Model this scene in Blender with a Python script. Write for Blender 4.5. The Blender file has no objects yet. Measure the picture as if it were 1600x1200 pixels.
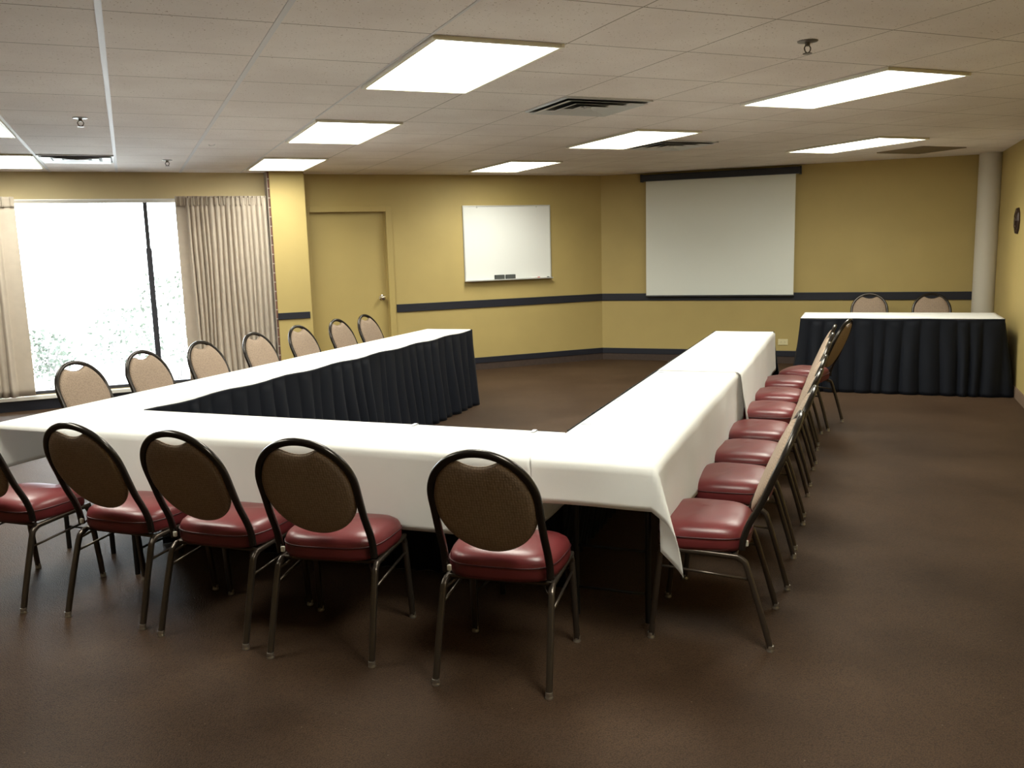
import bpy, bmesh, math, random
from mathutils import Vector, Matrix
random.seed(7)
PI = math.pi
sc = bpy.context.scene
COL = sc.collection

# ------------------------------------------------------------------ layout
CAM_H = 1.53
H = CAM_H + 0.84687
YU, YG, YS = math.radians(21.33), math.radians(-23.15), math.radians(21.85)

def gl(s, t, z, yaw):
    return Vector((s*math.cos(yaw)+t*math.sin(yaw), -s*math.sin(yaw)+t*math.cos(yaw), z))

def lc(p, yaw):
    return (p[0]*math.cos(yaw)-p[1]*math.sin(yaw), p[0]*math.sin(yaw)+p[1]*math.cos(yaw))

# ------------------------------------------------------------------ materials
def nodes_of(name):
    m = bpy.data.materials.new(name); m.use_nodes = True
    nt = m.node_tree
    return m, nt, nt.nodes['Principled BSDF']

def N(nt, kind, **kw):
    n = nt.nodes.new(kind)
    for k, v in kw.items():
        if k in n.inputs: n.inputs[k].default_value = v
        else: setattr(n, k, v)
    return n

def mat(name, col, rough=0.6, metal=0.0, spec=0.5, var=0.0, vscale=6.0, bump=0.0, bscale=200.0, sheen=0.0, coat=0.0):
    m, nt, b = nodes_of(name)
    b.inputs['Base Color'].default_value = (*col, 1)
    b.inputs['Roughness'].default_value = rough
    b.inputs['Metallic'].default_value = metal
    b.inputs['Specular IOR Level'].default_value = spec
    b.inputs['Sheen Weight'].default_value = sheen
    b.inputs['Coat Weight'].default_value = coat
    tc = N(nt, 'ShaderNodeTexCoord')
    if var:
        no = N(nt, 'ShaderNodeTexNoise'); no.inputs['Scale'].default_value = vscale; no.inputs['Detail'].default_value = 5
        nt.links.new(tc.outputs['Object'], no.inputs['Vector'])
        cr = N(nt, 'ShaderNodeValToRGB')
        cr.color_ramp.elements[0].position = 0.3; cr.color_ramp.elements[1].position = 0.7
        cr.color_ramp.elements[0].color = (*[c*(1-var) for c in col], 1)
        cr.color_ramp.elements[1].color = (*[min(1, c*(1+var)) for c in col], 1)
        nt.links.new(no.outputs['Fac'], cr.inputs['Fac']); nt.links.new(cr.outputs['Color'], b.inputs['Base Color'])
    if bump:
        nb = N(nt, 'ShaderNodeTexNoise'); nb.inputs['Scale'].default_value = bscale; nb.inputs['Detail'].default_value = 3
        nt.links.new(tc.outputs['Object'], nb.inputs['Vector'])
        bp = N(nt, 'ShaderNodeBump'); bp.inputs['Strength'].default_value = bump; bp.inputs['Distance'].default_value = 0.002
        nt.links.new(nb.outputs['Fac'], bp.inputs['Height']); nt.links.new(bp.outputs['Normal'], b.inputs['Normal'])
    return m

def emis(name, col, strength):
    m, nt, b = nodes_of(name)
    b.inputs['Base Color'].default_value = (0.9, 0.9, 0.9, 1)
    b.inputs['Emission Color'].default_value = (*col, 1)
    b.inputs['Emission Strength'].default_value = strength
    return m

E_LIGHT = 12.8
E_LAMP = 21.0
E_SKY = 17.0
M = {}
M['wall'] = mat('mustard_wall_paint', (0.45, 0.338, 0.125), 0.62, var=0.03, vscale=3, bump=0.25, bscale=160)
M['wall_glare'] = mat('window_wall_glare_tint', (0.50, 0.40, 0.22), 0.62, var=0.03, vscale=3, bump=0.25, bscale=160)  # mustard wall made paler: window glare and daylight put into the colour
M['door'] = mat('door_paint', (0.44, 0.33, 0.12), 0.5, var=0.03, vscale=2)
M['rail'] = mat('navy_black_rail', (0.012, 0.013, 0.022), 0.45)
M['base_brown'] = mat('brown_base', (0.05, 0.030, 0.022), 0.75, var=0.15, vscale=30)
M['base_tan'] = mat('tan_base', (0.17, 0.11, 0.07), 0.75, var=0.1, vscale=30)
M['pillar'] = mat('white_pillar_paint', (0.62, 0.57, 0.48), 0.6)
M['white_metal'] = mat('white_enamel', (0.75, 0.74, 0.72), 0.3)
M['cream_metal'] = mat('cream_enamel', (0.74, 0.70, 0.58), 0.35)
M['tbar'] = mat('ceiling_bar_enamel', (0.62, 0.60, 0.61), 0.5, spec=0.4)
M['diffuser'] = emis('lit_diffuser', (0.97, 0.985, 0.865), E_LIGHT)
M['cloth'] = mat('white_tablecloth', (0.92, 0.90, 0.875), 0.85, var=0.015, vscale=8, bump=0.15, bscale=420, sheen=0.1)
def add_translucent(m, col, fac):
    nt = m.node_tree; b = nt.nodes['Principled BSDF']; out = nt.nodes['Material Output']
    tr = nt.nodes.new('ShaderNodeBsdfTranslucent'); tr.inputs['Color'].default_value = (*col, 1)
    mx = nt.nodes.new('ShaderNodeMixShader'); mx.inputs[0].default_value = fac
    nt.links.new(b.outputs[0], mx.inputs[1]); nt.links.new(tr.outputs[0], mx.inputs[2]); nt.links.new(mx.outputs[0], out.inputs[0])
add_translucent(M['cloth'], (0.9, 0.9, 0.9), 0.32)
M['skirt'] = mat('black_skirt_fabric', (0.0055, 0.007, 0.0125), 0.6, spec=0.18, sheen=0.02, bump=0.2, bscale=350)
M['wood'] = mat('plywood_underside', (0.10, 0.065, 0.04), 0.7, var=0.2, vscale=15)
M['tleg'] = mat('black_table_leg', (0.015, 0.014, 0.014), 0.4, metal=0.3)
M['frame'] = mat('dark_bronze_tube', (0.085, 0.066, 0.052), 0.28, metal=0.7)
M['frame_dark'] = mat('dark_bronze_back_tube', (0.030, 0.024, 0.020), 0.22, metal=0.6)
M['steel'] = mat('bright_steel', (0.6, 0.57, 0.52), 0.3, metal=0.9)
M['vinyl'] = mat('burgundy_vinyl', (0.135, 0.021, 0.023), 0.34, spec=0.5, var=0.06, vscale=10, bump=0.12, bscale=260)
M['piping'] = mat('burgundy_piping', (0.05, 0.008, 0.010), 0.5)
M['board'] = mat('whiteboard_enamel', (0.80, 0.80, 0.78), 0.22)
M['alu'] = mat('aluminium', (0.6, 0.6, 0.58), 0.35, metal=0.6)
M['dull'] = mat('dull_brass', (0.16, 0.14, 0.12), 0.4, metal=0.8)
M['eraser'] = mat('grey_felt', (0.07, 0.075, 0.07), 0.9)
M['red'] = mat('red_plastic', (0.5, 0.04, 0.03), 0.4)
M['black'] = mat('black_plastic', (0.012, 0.012, 0.016), 0.4)
M['screen'] = mat('matte_screen', (0.76, 0.77, 0.72), 0.9)
M['ivory'] = mat('ivory_plastic', (0.68, 0.60, 0.36), 0.4)
M['brass'] = mat('polished_nickel', (0.75, 0.70, 0.6), 0.15, metal=1)
M['bronze'] = mat('dark_bronze_plaque', (0.035, 0.016, 0.01), 0.45, metal=0.3)
M['mullion'] = mat('dark_window_frame', (0.035, 0.035, 0.045), 0.4)
M['sill'] = mat('pale_sill', (0.72, 0.69, 0.64), 0.35)
M['grille'] = mat('beige_grille', (0.22, 0.17, 0.11), 0.6)
M['vent_dark'] = mat('duct_dark', (0.015, 0.017, 0.02), 0.6)
M['vent'] = mat('vent_blade_enamel', (0.55, 0.55, 0.55), 0.3)
M['curtain'] = mat('beige_curtain', (0.53, 0.45, 0.37), 0.85, var=0.05, vscale=12, bump=0.2, bscale=300, sheen=0.15)
add_translucent(M['curtain'], (0.5, 0.4, 0.3), 0.12)
M['concrete'] = mat('pale_paving', (0.6, 0.6, 0.58), 0.9, var=0.1, vscale=1)
M['leaf'] = mat('shrub_leaf', (0.075, 0.09, 0.07), 0.7, var=0.3, vscale=4)
M['bark'] = mat('shrub_stem', (0.14, 0.13, 0.13), 0.8)
M['clip'] = mat('clear_white_clip', (0.75, 0.77, 0.85), 0.25)

def fabric():
    m, nt, b = nodes_of('tan_woven_fabric')
    tc = N(nt, 'ShaderNodeTexCoord'); mp = N(nt, 'ShaderNodeMapping')
    mp.inputs['Scale'].default_value = (1, 0, 1.0)
    nt.links.new(tc.outputs['Object'], mp.inputs['Vector'])
    v = N(nt, 'ShaderNodeTexVoronoi'); v.inputs['Scale'].default_value = 105
    v.inputs['Randomness'].default_value = 0.35
    nt.links.new(mp.outputs['Vector'], v.inputs['Vector'])
    cr = N(nt, 'ShaderNodeValToRGB')
    cr.color_ramp.elements[0].position = 0.15; cr.color_ramp.elements[1].position = 0.7
    cr.color_ramp.elements[0].color = (0.36, 0.262, 0.190, 1); cr.color_ramp.elements[1].color = (0.23, 0.165, 0.117, 1)
    nt.links.new(v.outputs['Distance'], cr.inputs['Fac']); nt.links.new(cr.outputs['Color'], b.inputs['Base Color'])
    bp = N(nt, 'ShaderNodeBump'); bp.inputs['Strength'].default_value = 0.5; bp.inputs['Distance'].default_value = 0.002
    bp.invert = True
    nt.links.new(v.outputs['Distance'], bp.inputs['Height']); nt.links.new(bp.outputs['Normal'], b.inputs['Normal'])
    b.inputs['Roughness'].default_value = 0.8
    return m
M['fabric'] = fabric()

def carpet():
    m, nt, b = nodes_of('brown_loop_carpet')
    tc = N(nt, 'ShaderNodeTexCoord')
    big = N(nt, 'ShaderNodeTexNoise'); big.inputs['Scale'].default_value = 1.1; big.inputs['Detail'].default_value = 6; big.inputs['Roughness'].default_value = 0.6
    nt.links.new(tc.outputs['Object'], big.inputs['Vector'])
    c1 = N(nt, 'ShaderNodeValToRGB')
    c1.color_ramp.elements[0].position = 0.32; c1.color_ramp.elements[1].position = 0.72
    c1.color_ramp.elements[0].color = (0.034, 0.0185, 0.0105, 1); c1.color_ramp.elements[1].color = (0.072, 0.043, 0.027, 1)
    nt.links.new(big.outputs['Fac'], c1.inputs['Fac'])
    fine = N(nt, 'ShaderNodeTexVoronoi'); fine.inputs['Scale'].default_value = 230
    nt.links.new(tc.outputs['Object'], fine.inputs['Vector'])
    c2 = N(nt, 'ShaderNodeValToRGB')
    c2.color_ramp.elements[0].position = 0.0; c2.color_ramp.elements[1].position = 0.8
    c2.color_ramp.elements[0].color = (1.35, 1.3, 1.2, 1); c2.color_ramp.elements[1].color = (0.55, 0.55, 0.55, 1)
    nt.links.new(fine.outputs['Distance'], c2.inputs['Fac'])
    mx = N(nt, 'ShaderNodeMix'); mx.data_type = 'RGBA'; mx.blend_type = 'MULTIPLY'
    mx.inputs['Factor'].default_value = 1.0
    nt.links.new(c1.outputs['Color'], mx.inputs['A']); nt.links.new(c2.outputs['Color'], mx.inputs['B'])
    # scattered specks of lint
    sp = N(nt, 'ShaderNodeTexVoronoi'); sp.inputs['Scale'].default_value = 14
    nt.links.new(tc.outputs['Object'], sp.inputs['Vector'])
    lt = N(nt, 'ShaderNodeMath'); lt.operation = 'LESS_THAN'; lt.inputs[1].default_value = 0.035
    nt.links.new(sp.outputs['Distance'], lt.inputs[0])
    ml = N(nt, 'ShaderNodeMath'); ml.operation = 'MULTIPLY'; ml.inputs[1].default_value = 0.35
    nt.links.new(lt.outputs[0], ml.inputs[0])
    m2 = N(nt, 'ShaderNodeMix'); m2.data_type = 'RGBA'
    nt.links.new(ml.outputs[0], m2.inputs['Factor']); nt.links.new(mx.outputs['Result'], m2.inputs['A'])
    m2.inputs['B'].default_value = (0.3, 0.25, 0.2, 1)
    nt.links.new(m2.outputs['Result'], b.inputs['Base Color'])
    bp = N(nt, 'ShaderNodeBump'); bp.inputs['Strength'].default_value = 0.4; bp.inputs['Distance'].default_value = 0.003; bp.invert = True
    nt.links.new(fine.outputs['Distance'], bp.inputs['Height']); nt.links.new(bp.outputs['Normal'], b.inputs['Normal'])
    b.inputs['Roughness'].default_value = 0.6; b.inputs['Specular IOR Level'].default_value = 0.1
    b.inputs['Sheen Weight'].default_value = 0.09; b.inputs['Sheen Roughness'].default_value = 0.35
    b.inputs['Sheen Tint'].default_value = (1.0, 0.62, 0.38, 1)
    return m
M['carpet'] = carpet()

S0, T0, TILE = -0.0141, 3.5386, 0.61
def ceiling_mat():
    m, nt, b = nodes_of('acoustic_ceiling_tile')
    tc = N(nt, 'ShaderNodeTexCoord')
    sx = N(nt, 'ShaderNodeSeparateXYZ'); nt.links.new(tc.outputs['Object'], sx.inputs[0])
    def line(out, off, w):
        a = N(nt, 'ShaderNodeMath'); a.operation = 'SUBTRACT'; a.inputs[1].default_value = off - 20*TILE
        nt.links.new(out, a.inputs[0])
        d = N(nt, 'ShaderNodeMath'); d.operation = 'MODULO'; d.inputs[1].default_value = TILE
        nt.links.new(a.outputs[0], d.inputs[0])
        p = N(nt, 'ShaderNodeMath'); p.operation = 'PINGPONG'; p.inputs[1].default_value = TILE/2
        nt.links.new(a.outputs[0], p.inputs[0])
        l = N(nt, 'ShaderNodeMath'); l.operation = 'LESS_THAN'; l.inputs[1].default_value = w
        nt.links.new(p.outputs[0], l.inputs[0]); return l
    l1 = line(sx.outputs['X'], S0, 0.003); l2 = line(sx.outputs['Y'], T0, 0.0038)
    mxm = N(nt, 'ShaderNodeMath'); mxm.operation = 'MAXIMUM'
    nt.links.new(l1.outputs[0], mxm.inputs[0]); nt.links.new(l2.outputs[0], mxm.inputs[1])
    # pits
    no = N(nt, 'ShaderNodeTexNoise'); no.inputs['Scale'].default_value = 95; no.inputs['Detail'].default_value = 2
    nt.links.new(tc.outputs['Object'], no.inputs['Vector'])
    pt = N(nt, 'ShaderNodeMath'); pt.operation = 'GREATER_THAN'; pt.inputs[1].default_value = 0.69
    nt.links.new(no.outputs['Fac'], pt.inputs[0])
    big = N(nt, 'ShaderNodeTexNoise'); big.inputs['Scale'].default_value = 2.0; big.inputs['Detail'].default_value = 4
    nt.links.new(tc.outputs['Object'], big.inputs['Vector'])
    cr = N(nt, 'ShaderNodeValToRGB')
    cr.color_ramp.elements[0].color = (0.70, 0.625, 0.585, 1); cr.color_ramp.elements[1].color = (0.78, 0.715, 0.675, 1)
    cr.color_ramp.elements[0].position = 0.35; cr.color_ramp.elements[1].position = 0.65
    nt.links.new(big.outputs['Fac'], cr.inputs['Fac'])
    m1 = N(nt, 'ShaderNodeMix'); m1.data_type = 'RGBA'; m1.inputs['B'].default_value = (0.30, 0.22, 0.15, 1)
    nt.links.new(pt.outputs[0], m1.inputs['Factor']); nt.links.new(cr.outputs['Color'], m1.inputs['A'])
    m2 = N(nt, 'ShaderNodeMix'); m2.data_type = 'RGBA'; m2.inputs['B'].default_value = (0.26, 0.22, 0.18, 1)
    nt.links.new(mxm.outputs[0], m2.inputs['Factor']); nt.links.new(m1.outputs['Result'], m2.inputs['A'])
    nt.links.new(m2.outputs['Result'], b.inputs['Base Color'])
    b.inputs['Roughness'].default_value = 0.8
    bp = N(nt, 'ShaderNodeBump'); bp.inputs['Strength'].default_value = 0.3; bp.inputs['Distance'].default_value = 0.002
    nt.links.new(no.outputs['Fac'], bp.inputs['Height']); nt.links.new(bp.outputs['Normal'], b.inputs['Normal'])
    return m
M['ceiling'] = ceiling_mat()

def brick():
    m, nt, b = nodes_of('red_brick')
    tc = N(nt, 'ShaderNodeTexCoord'); mp = N(nt, 'ShaderNodeMapping')
    mp.inputs['Rotation'].default_value = (PI/2, 0, PI/2)
    nt.links.new(tc.outputs['Object'], mp.inputs['Vector'])
    br = N(nt, 'ShaderNodeTexBrick'); br.inputs['Scale'].default_value = 5
    br.inputs['Color1'].default_value = (0.16, 0.07, 0.05, 1); br.inputs['Color2'].default_value = (0.10, 0.05, 0.04, 1)
    br.inputs['Mortar'].default_value = (0.35, 0.3, 0.25, 1); br.inputs['Mortar Size'].default_value = 0.03
    nt.links.new(mp.outputs['Vector'], br.inputs['Vector'])
    nt.links.new(br.outputs['Color'], b.inputs['Base Color']); b.inputs['Roughness'].default_value = 0.9
    return m
M['brick'] = brick()

def glass():
    m = bpy.data.materials.new('window_glass'); m.use_nodes = True; nt = m.node_tree; nt.nodes.clear()
    out = nt.nodes.new('ShaderNodeOutputMaterial'); tr = nt.nodes.new('ShaderNodeBsdfTransparent')
    gs = nt.nodes.new('ShaderNodeBsdfGlossy'); gs.inputs['Roughness'].default_value = 0.02
    fr = nt.nodes.new('ShaderNodeFresnel'); fr.inputs['IOR'].default_value = 1.45
    mx = nt.nodes.new('ShaderNodeMixShader')
    tr.inputs['Color'].default_value = (0.95, 0.97, 0.96, 1)
    nt.links.new(fr.outputs[0], mx.inputs[0]); nt.links.new(tr.outputs[0], mx.inputs[1]); nt.links.new(gs.outputs[0], mx.inputs[2])
    nt.links.new(mx.outputs[0], out.inputs[0]); return m
M['glass'] = glass()

# ------------------------------------------------------------------ mesh helpers
def link(name, bm, m, parent=None, smooth=False, loc=None, rot=None, angle=None):
    me = bpy.data.meshes.new(name)
    bmesh.ops.recalc_face_normals(bm, faces=bm.faces[:])
    bm.to_mesh(me); bm.free()
    me.materials.append(M[m] if isinstance(m, str) else m)
    if smooth:
        for p in me.polygons: p.use_smooth = True
        if angle:
            me.set_sharp_from_angle(angle=math.radians(angle))
    o = bpy.data.objects.new(name, me); COL.objects.link(o)
    if parent: o.parent = parent
    if loc is not None: o.location = loc
    if rot is not None: o.rotation_euler = (0, 0, rot)
    return o

def empty(name, loc, rz, label, cat, group=None):
    o = bpy.data.objects.new(name, None); COL.objects.link(o)
    o.empty_display_size = 0.1
    o.location = loc; o.rotation_euler = (0, 0, rz)
    return tag(o, label, cat, group)

def tag(o, label, cat, group=None):
    o['label'] = label; o['category'] = cat
    if group: o['group'] = group
    return o

def struct(o):
    o['kind'] = 'structure'; return o

def box(bm, c, s, bevel=0.0, rz=0.0):
    r = bmesh.ops.create_cube(bm, size=1.0)
    vs = r['verts']
    mtx = Matrix.Translation(Vector(c)) @ Matrix.Rotation(rz, 4, 'Z') @ Matrix.Diagonal((s[0], s[1], s[2], 1))
    bmesh.ops.transform(bm, matrix=mtx, verts=vs)
    if bevel:
        es = list({e for v in vs for e in v.link_edges})
        bmesh.ops.bevel(bm, geom=es, offset=bevel, segments=2, affect='EDGES', profile=0.6)

def box2(bm, x0, x1, y0, y1, z0, z1, bevel=0.0):
    box(bm, ((x0+x1)/2, (y0+y1)/2, (z0+z1)/2), (abs(x1-x0), abs(y1-y0), abs(z1-z0)), bevel)

def B(x0, x1, y0, y1, z0, z1, bevel=0.0):
    bm = bmesh.new(); box2(bm, x0, x1, y0, y1, z0, z1, bevel); return bm

def smooth_path(pts, n=6, closed=False):
    P = [Vector(p) for p in pts]; out = []
    L = len(P)
    rng = range(L if closed else L-1)
    for i in rng:
        if closed: p0, p1, p2, p3 = P[(i-1) % L], P[i], P[(i+1) % L], P[(i+2) % L]
        else: p0, p1, p2, p3 = P[max(i-1, 0)], P[i], P[i+1], P[min(i+2, L-1)]
        for k in range(n):
            t = k/n
            out.append(0.5*((2*p1)+(-p0+p2)*t+(2*p0-5*p1+4*p2-p3)*t*t+(-p0+3*p1-3*p2+p3)*t**3))
    if not closed: out.append(P[-1])
    return out

def tube(bm, pts, ra, rb=None, seg=10, closed=False, ref=Vector((1, 0, 0)), power=2.0):
    """sweep an (optionally flattened / squarish) section; ra is the radius along ref, rb across it"""
    rb = rb or ra
    P = [Vector(p) for p in pts]; rings = []
    n = len(P)
    for i, p in enumerate(P):
        if closed: t = (P[(i+1) % n]-P[i-1])
        else: t = P[min(i+1, n-1)]-P[max(i-1, 0)]
        t.normalize()
        a = ref - t*ref.dot(t)
        if a.length < 1e-3: a = Vector((0, 1, 0)) - t*t.y
        a.normalize(); b = t.cross(a)
        ring = []
        for k in range(seg):
            th = 2*PI*k/seg; c, s = math.cos(th), math.sin(th)
            e = 2.0/power
            cx = math.copysign(abs(c)**e, c); sx = math.copysign(abs(s)**e, s)
            ring.append(bm.verts.new(p + a*(cx*ra) + b*(sx*rb)))
        rings.append(ring)
    m = len(rings)
    for i in range(m if closed else m-1):
        r0, r1 = rings[i], rings[(i+1) % m]
        for k in range(seg):
            bm.faces.new((r0[k], r0[(k+1) % seg], r1[(k+1) % seg], r1[k]))
    if not closed:
        bm.faces.new(rings[0]); bm.faces.new(rings[-1])

def lathe(bm, prof, seg=16, axis='Z', origin=(0, 0, 0)):
    rings = []
    O = Vector(origin)
    for r, h in prof:
        ring = []
        for k in range(seg):
            a = 2*PI*k/seg
            if axis == 'Z': v = Vector((r*math.cos(a), r*math.sin(a), h))
            elif axis == 'Y': v = Vector((r*math.cos(a), h, r*math.sin(a)))
            else: v = Vector((h, r*math.cos(a), r*math.sin(a)))
            ring.append(bm.verts.new(O+v))
        rings.append(ring)
    for r0, r1 in zip(rings, rings[1:]):
        for k in range(seg): bm.faces.new((r0[k], r0[(k+1) % seg], r1[(k+1) % seg], r1[k]))
    bm.faces.new(rings[0]); bm.faces.new(rings[-1])

def grid_mesh(bm, rows):
    V = [[bm.verts.new(p) for p in r] for r in rows]
    for a, b in zip(V, V[1:]):
        for i in range(len(a)-1): bm.faces.new((a[i], a[i+1], b[i+1], b[i]))
    return V

# ------------------------------------------------------------------ room shell
TWB, TWW = 10.22, 10.10           # whiteboard wall and window wall (ceiling-grid frame)
TSC, SRW = 11.25, 1.335           # screen wall and right wall (screen frame)
# corner between whiteboard wall and screen wall
def isect(y1, t1, y2, t2):
    # lines with normals (sin y, cos y) at distance t
    a, b, c, d = math.sin(y1), math.cos(y1), math.sin(y2), math.cos(y2)
    det = a*d-b*c
    return Vector(((t1*d-b*t2)/det, (a*t2-c*t1)/det, 0))
K1 = isect(YG, TWB, YS, TSC)
K2 = gl(SRW, TSC, 0, YS); K3 = gl(SRW, -2.6, 0, YS); K4 = gl(-6.5, -2.6, 0, YS)
K5 = gl(-4.5, TWW, 0, YG); K6 = gl(1.47, TWW, 0, YG)
POLY = [K4, K3, K2, K1, gl(1.47, TWB, 0, YG), K5]

def slab(name, m, z0, z1, yaw=0.0, grow=0.12):
    cen = sum(POLY, Vector())/len(POLY)
    bm = bmesh.new(); lo = []; hi = []
    for p in POLY:
        q = p + (p-cen).normalized()*grow
        s, t = lc(q, yaw)
        lo.append(bm.verts.new((s, t, z0))); hi.append(bm.verts.new((s, t, z1)))
    bm.faces.new(lo); bm.faces.new(hi)
    n = len(lo)
    for i in range(n): bm.faces.new((lo[i], lo[(i+1) % n], hi[(i+1) % n], hi[i]))
    return struct(link(name, bm, m, rot=-yaw))
slab('floor', 'carpet', -0.12, 0.0)
slab('ceiling', 'ceiling', H, H+0.12, YG)

def gobj(name, bm, m, parent=None, **k):      # mesh given in the ceiling-grid frame
    return link(name, bm, m, parent, rot=None if parent else -YG, **k)
def sobj(name, bm, m, parent=None, **k):
    return link(name, bm, m, parent, rot=None if parent else -YS, **k)
def uobj(name, bm, m, parent=None, **k):
    return link(name, bm, m, parent, rot=None if parent else -YU, **k)

k1s = lc(K1, YG)[0]; k1S = lc(K1, YS)[0]
WIN = (-1.70, 1.30, 0.15, 2.10)
# back wall in the grid frame with window hole
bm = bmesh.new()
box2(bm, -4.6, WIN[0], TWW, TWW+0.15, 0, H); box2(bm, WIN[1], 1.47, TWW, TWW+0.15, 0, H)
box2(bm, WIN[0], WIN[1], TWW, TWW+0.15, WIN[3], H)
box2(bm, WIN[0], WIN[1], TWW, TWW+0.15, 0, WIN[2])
struct(gobj('wall_window', bm, 'wall_glare'))
DR = (1.93, 2.83, 0.0, 1.965)
bm = bmesh.new()
box2(bm, 1.47, DR[0]-.0, TWB, TWB+0.12, 0, H); box2(bm, DR[1], k1s+0.05, TWB, TWB+0.12, 0, H)
box2(bm, DR[0], DR[1], TWB, TWB+0.12, DR[3], H)
struct(gobj('wall_back', bm, 'wall'))
struct(sobj('wall_front', B(k1S-0.05, SRW+0.12, TSC, TSC+0.12, 0, H), 'wall'))
struct(sobj('wall_right', B(SRW, SRW+0.12, -2.7, TSC, 0, H), 'wall'))
struct(sobj('wall_rear', B(-6.6, SRW+0.12, -2.72, -2.6, 0, H), 'wall'))
d = (K5-K4); L = d.length; ang = math.atan2(d.y, d.x)
struct(link('wall_left', B(0, L, 0, 0.12, 0, H), 'wall', loc=K4, rot=ang))
# pilaster between window and door
struct(gobj('trim_1', B(1.475, 1.845, 9.90, TWB, 0, H, 0.004), 'wall'))
struct(gobj('trim_2', B(1.449, 1.475, 9.915, TWW, 0, H), 'brick'))
# corner pillar (round)
bm = bmesh.new(); lathe(bm, [(0.118, 0), (0.118, H)], 40)
pl = sobj('trim_3', bm, 'pillar', smooth=True, angle=40); pl.location = gl(1.235, 11.12, 0, YS); struct(pl)
# chair rails
n = 4
def trim(bm, f, m):
    global n
    o = struct(f('trim_%d' % n, bm, m)); n += 1; return o
trim(B(1.470, 1.82, 9.888, 9.9, 0.79, 0.862, 0.002), gobj, 'rail')
trim(B(2.905, k1s, TWB-0.014, TWB, 0.775, 0.868, 0.003), gobj, 'rail')
trim(B(k1S, 1.13, TSC-0.014, TSC, 0.775, 0.868, 0.003), sobj, 'rail')
# baseboards: dark cap over brown carpet base
def base(name, f, bm1, bm2, m2='base_brown'):
    struct(f(name, bm1, 'rail')); 
    if bm2: struct(f(name+'_2', bm2, m2))
struct(gobj('baseboard_back', B(2.905, k1s, TWB-0.02, TWB, 0.085, 0.155, 0.003), 'rail'))
struct(gobj('baseboard_back_low', B(2.905, k1s, TWB-0.014, TWB, 0.0, 0.085), 'base_brown'))
struct(sobj('baseboard_front', B(k1S, 1.13, TSC-0.02, TSC, 0.085, 0.155, 0.003), 'rail'))
struct(sobj('baseboard_front_low', B(k1S, 1.13, TSC-0.014, TSC, 0.0, 0.085), 'base_brown'))
struct(sobj('baseboard_right', B(SRW-0.012, SRW, -2.6, TSC-0.15, 0.0, 0.10), 'base_tan'))
struct(gobj('baseboard_window', B(-4.4, 1.445, TWW-0.02, TWW, 0.0, 0.105), 'rail'))

# door
dr = gobj('door_1', B(DR[0]+0.01, DR[1]-0.01, TWB+0.06, TWB+0.10, 0.005, DR[3]-0.005), 'door'); struct(dr)
bm = bmesh.new()
lathe(bm, [(0.033, 0), (0.033, -0.006), (0.012, -0.010), (0.011, -0.035), (0.024, -0.045), (0.030, -0.058), (0.026, -0.070), (0.010, -0.076)], 20, 'Y', (2.745, TWB+0.06, 0.955))
hd = link('door_knob', bm, 'brass', dr, smooth=True, angle=50)
bm = bmesh.new()
box2(bm, DR[1]-0.01, DR[1]+0.06, TWB-0.018, TWB+0.1, 0, DR[3]+0.055, 0.003)
box2(bm, DR[0]-0.085, DR[0]+0.01, TWB-0.018, TWB+0.1, 0, DR[3]+0.055, 0.003)
box2(bm, DR[0]+0.01, DR[1]-0.01, TWB-0.018, TWB+0.1, DR[3]-0.01, DR[3]+0.055, 0.003)
box2(bm, DR[1]-0.022, DR[1]-0.01, TWB+0.045, TWB+0.06, 0, DR[3]-0.01)
link('door_frame', bm, 'door', dr)

# window: frame with mullion, pane, sill
bm = bmesh.new()
for a, b_, c, d_ in ((WIN[0], WIN[0]+0.04, WIN[2], WIN[3]), (WIN[1]-0.04, WIN[1], WIN[2], WIN[3]),
                     (WIN[0], WIN[1], WIN[2], WIN[2]+0.035)):
    box2(bm, a, b_, TWW+0.03, TWW+0.09, c, d_, 0.003)
w = struct(gobj('window_1', bm, 'mullion'))
bm = bmesh.new()
box2(bm, 0.206, 0.246, TWW+0.025, TWW+0.09, WIN[2]+0.03, WIN[3]-0.03, 0.003)
box2(bm, 0.199, 0.255, TWW+0.012, TWW+0.07, WIN[2]+0.03, 1.60, 0.003)
link('mullion', bm, 'mullion', w)
link('head_rail', B(WIN[0]+0.04, WIN[1]-0.04, TWW+0.03, TWW+0.09, WIN[3]-0.03, WIN[3], 0.003), 'sill', w)
link('glass_pane', B(WIN[0]+0.02, WIN[1]-0.02, TWW+0.055, TWW+0.061, WIN[2]+0.02, WIN[3]-0.02), 'glass', w)
link('window_sill', B(WIN[0]-0.3, 1.447, TWW-0.05, TWW+0.03, 0.108, 0.148, 0.006), 'sill', w)

# ------------------------------------------------------------------ ceiling grid bars
def clip_line(s, yaw, horiz=False, inset=0.02):
    """range of t along a line of constant s inside the room"""
    pts = [lc(p, yaw) for p in POLY]; ts = []
    for i in range(len(pts)):
        (s0, t0), (s1, t1) = pts[i], pts[(i+1) % len(pts)]
        if (s0-s)*(s1-s) < 0: ts.append(t0+(t1-t0)*(s-s0)/(s1-s0))
    return (min(ts)+inset, max(ts)-inset) if len(ts) >= 2 else None
troffers = [(2, 0), (2, 4), (2, 8), (6, 0), (6, 4), (6, 8), (10, 4), (-2, 4), (-2, 8), (-2, 0), (2, -4), (2, -8)]
bm = bmesh.new()
for i in range(-6, 3):
    s = S0+i*TILE
    r = clip_line(s, YG)
    if not r: continue
    cuts = [(T0+j*TILE-0.0, T0+(j+2)*TILE+0.0) for (a, j) in troffers if a == i or a+1 == i]
    w_ = 0.012 if i <= 1 else 0.006
    t0 = r[0]
    box2(bm, s-w_, s+w_, r[0], r[1], H-0.0025, H+0.002)
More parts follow.
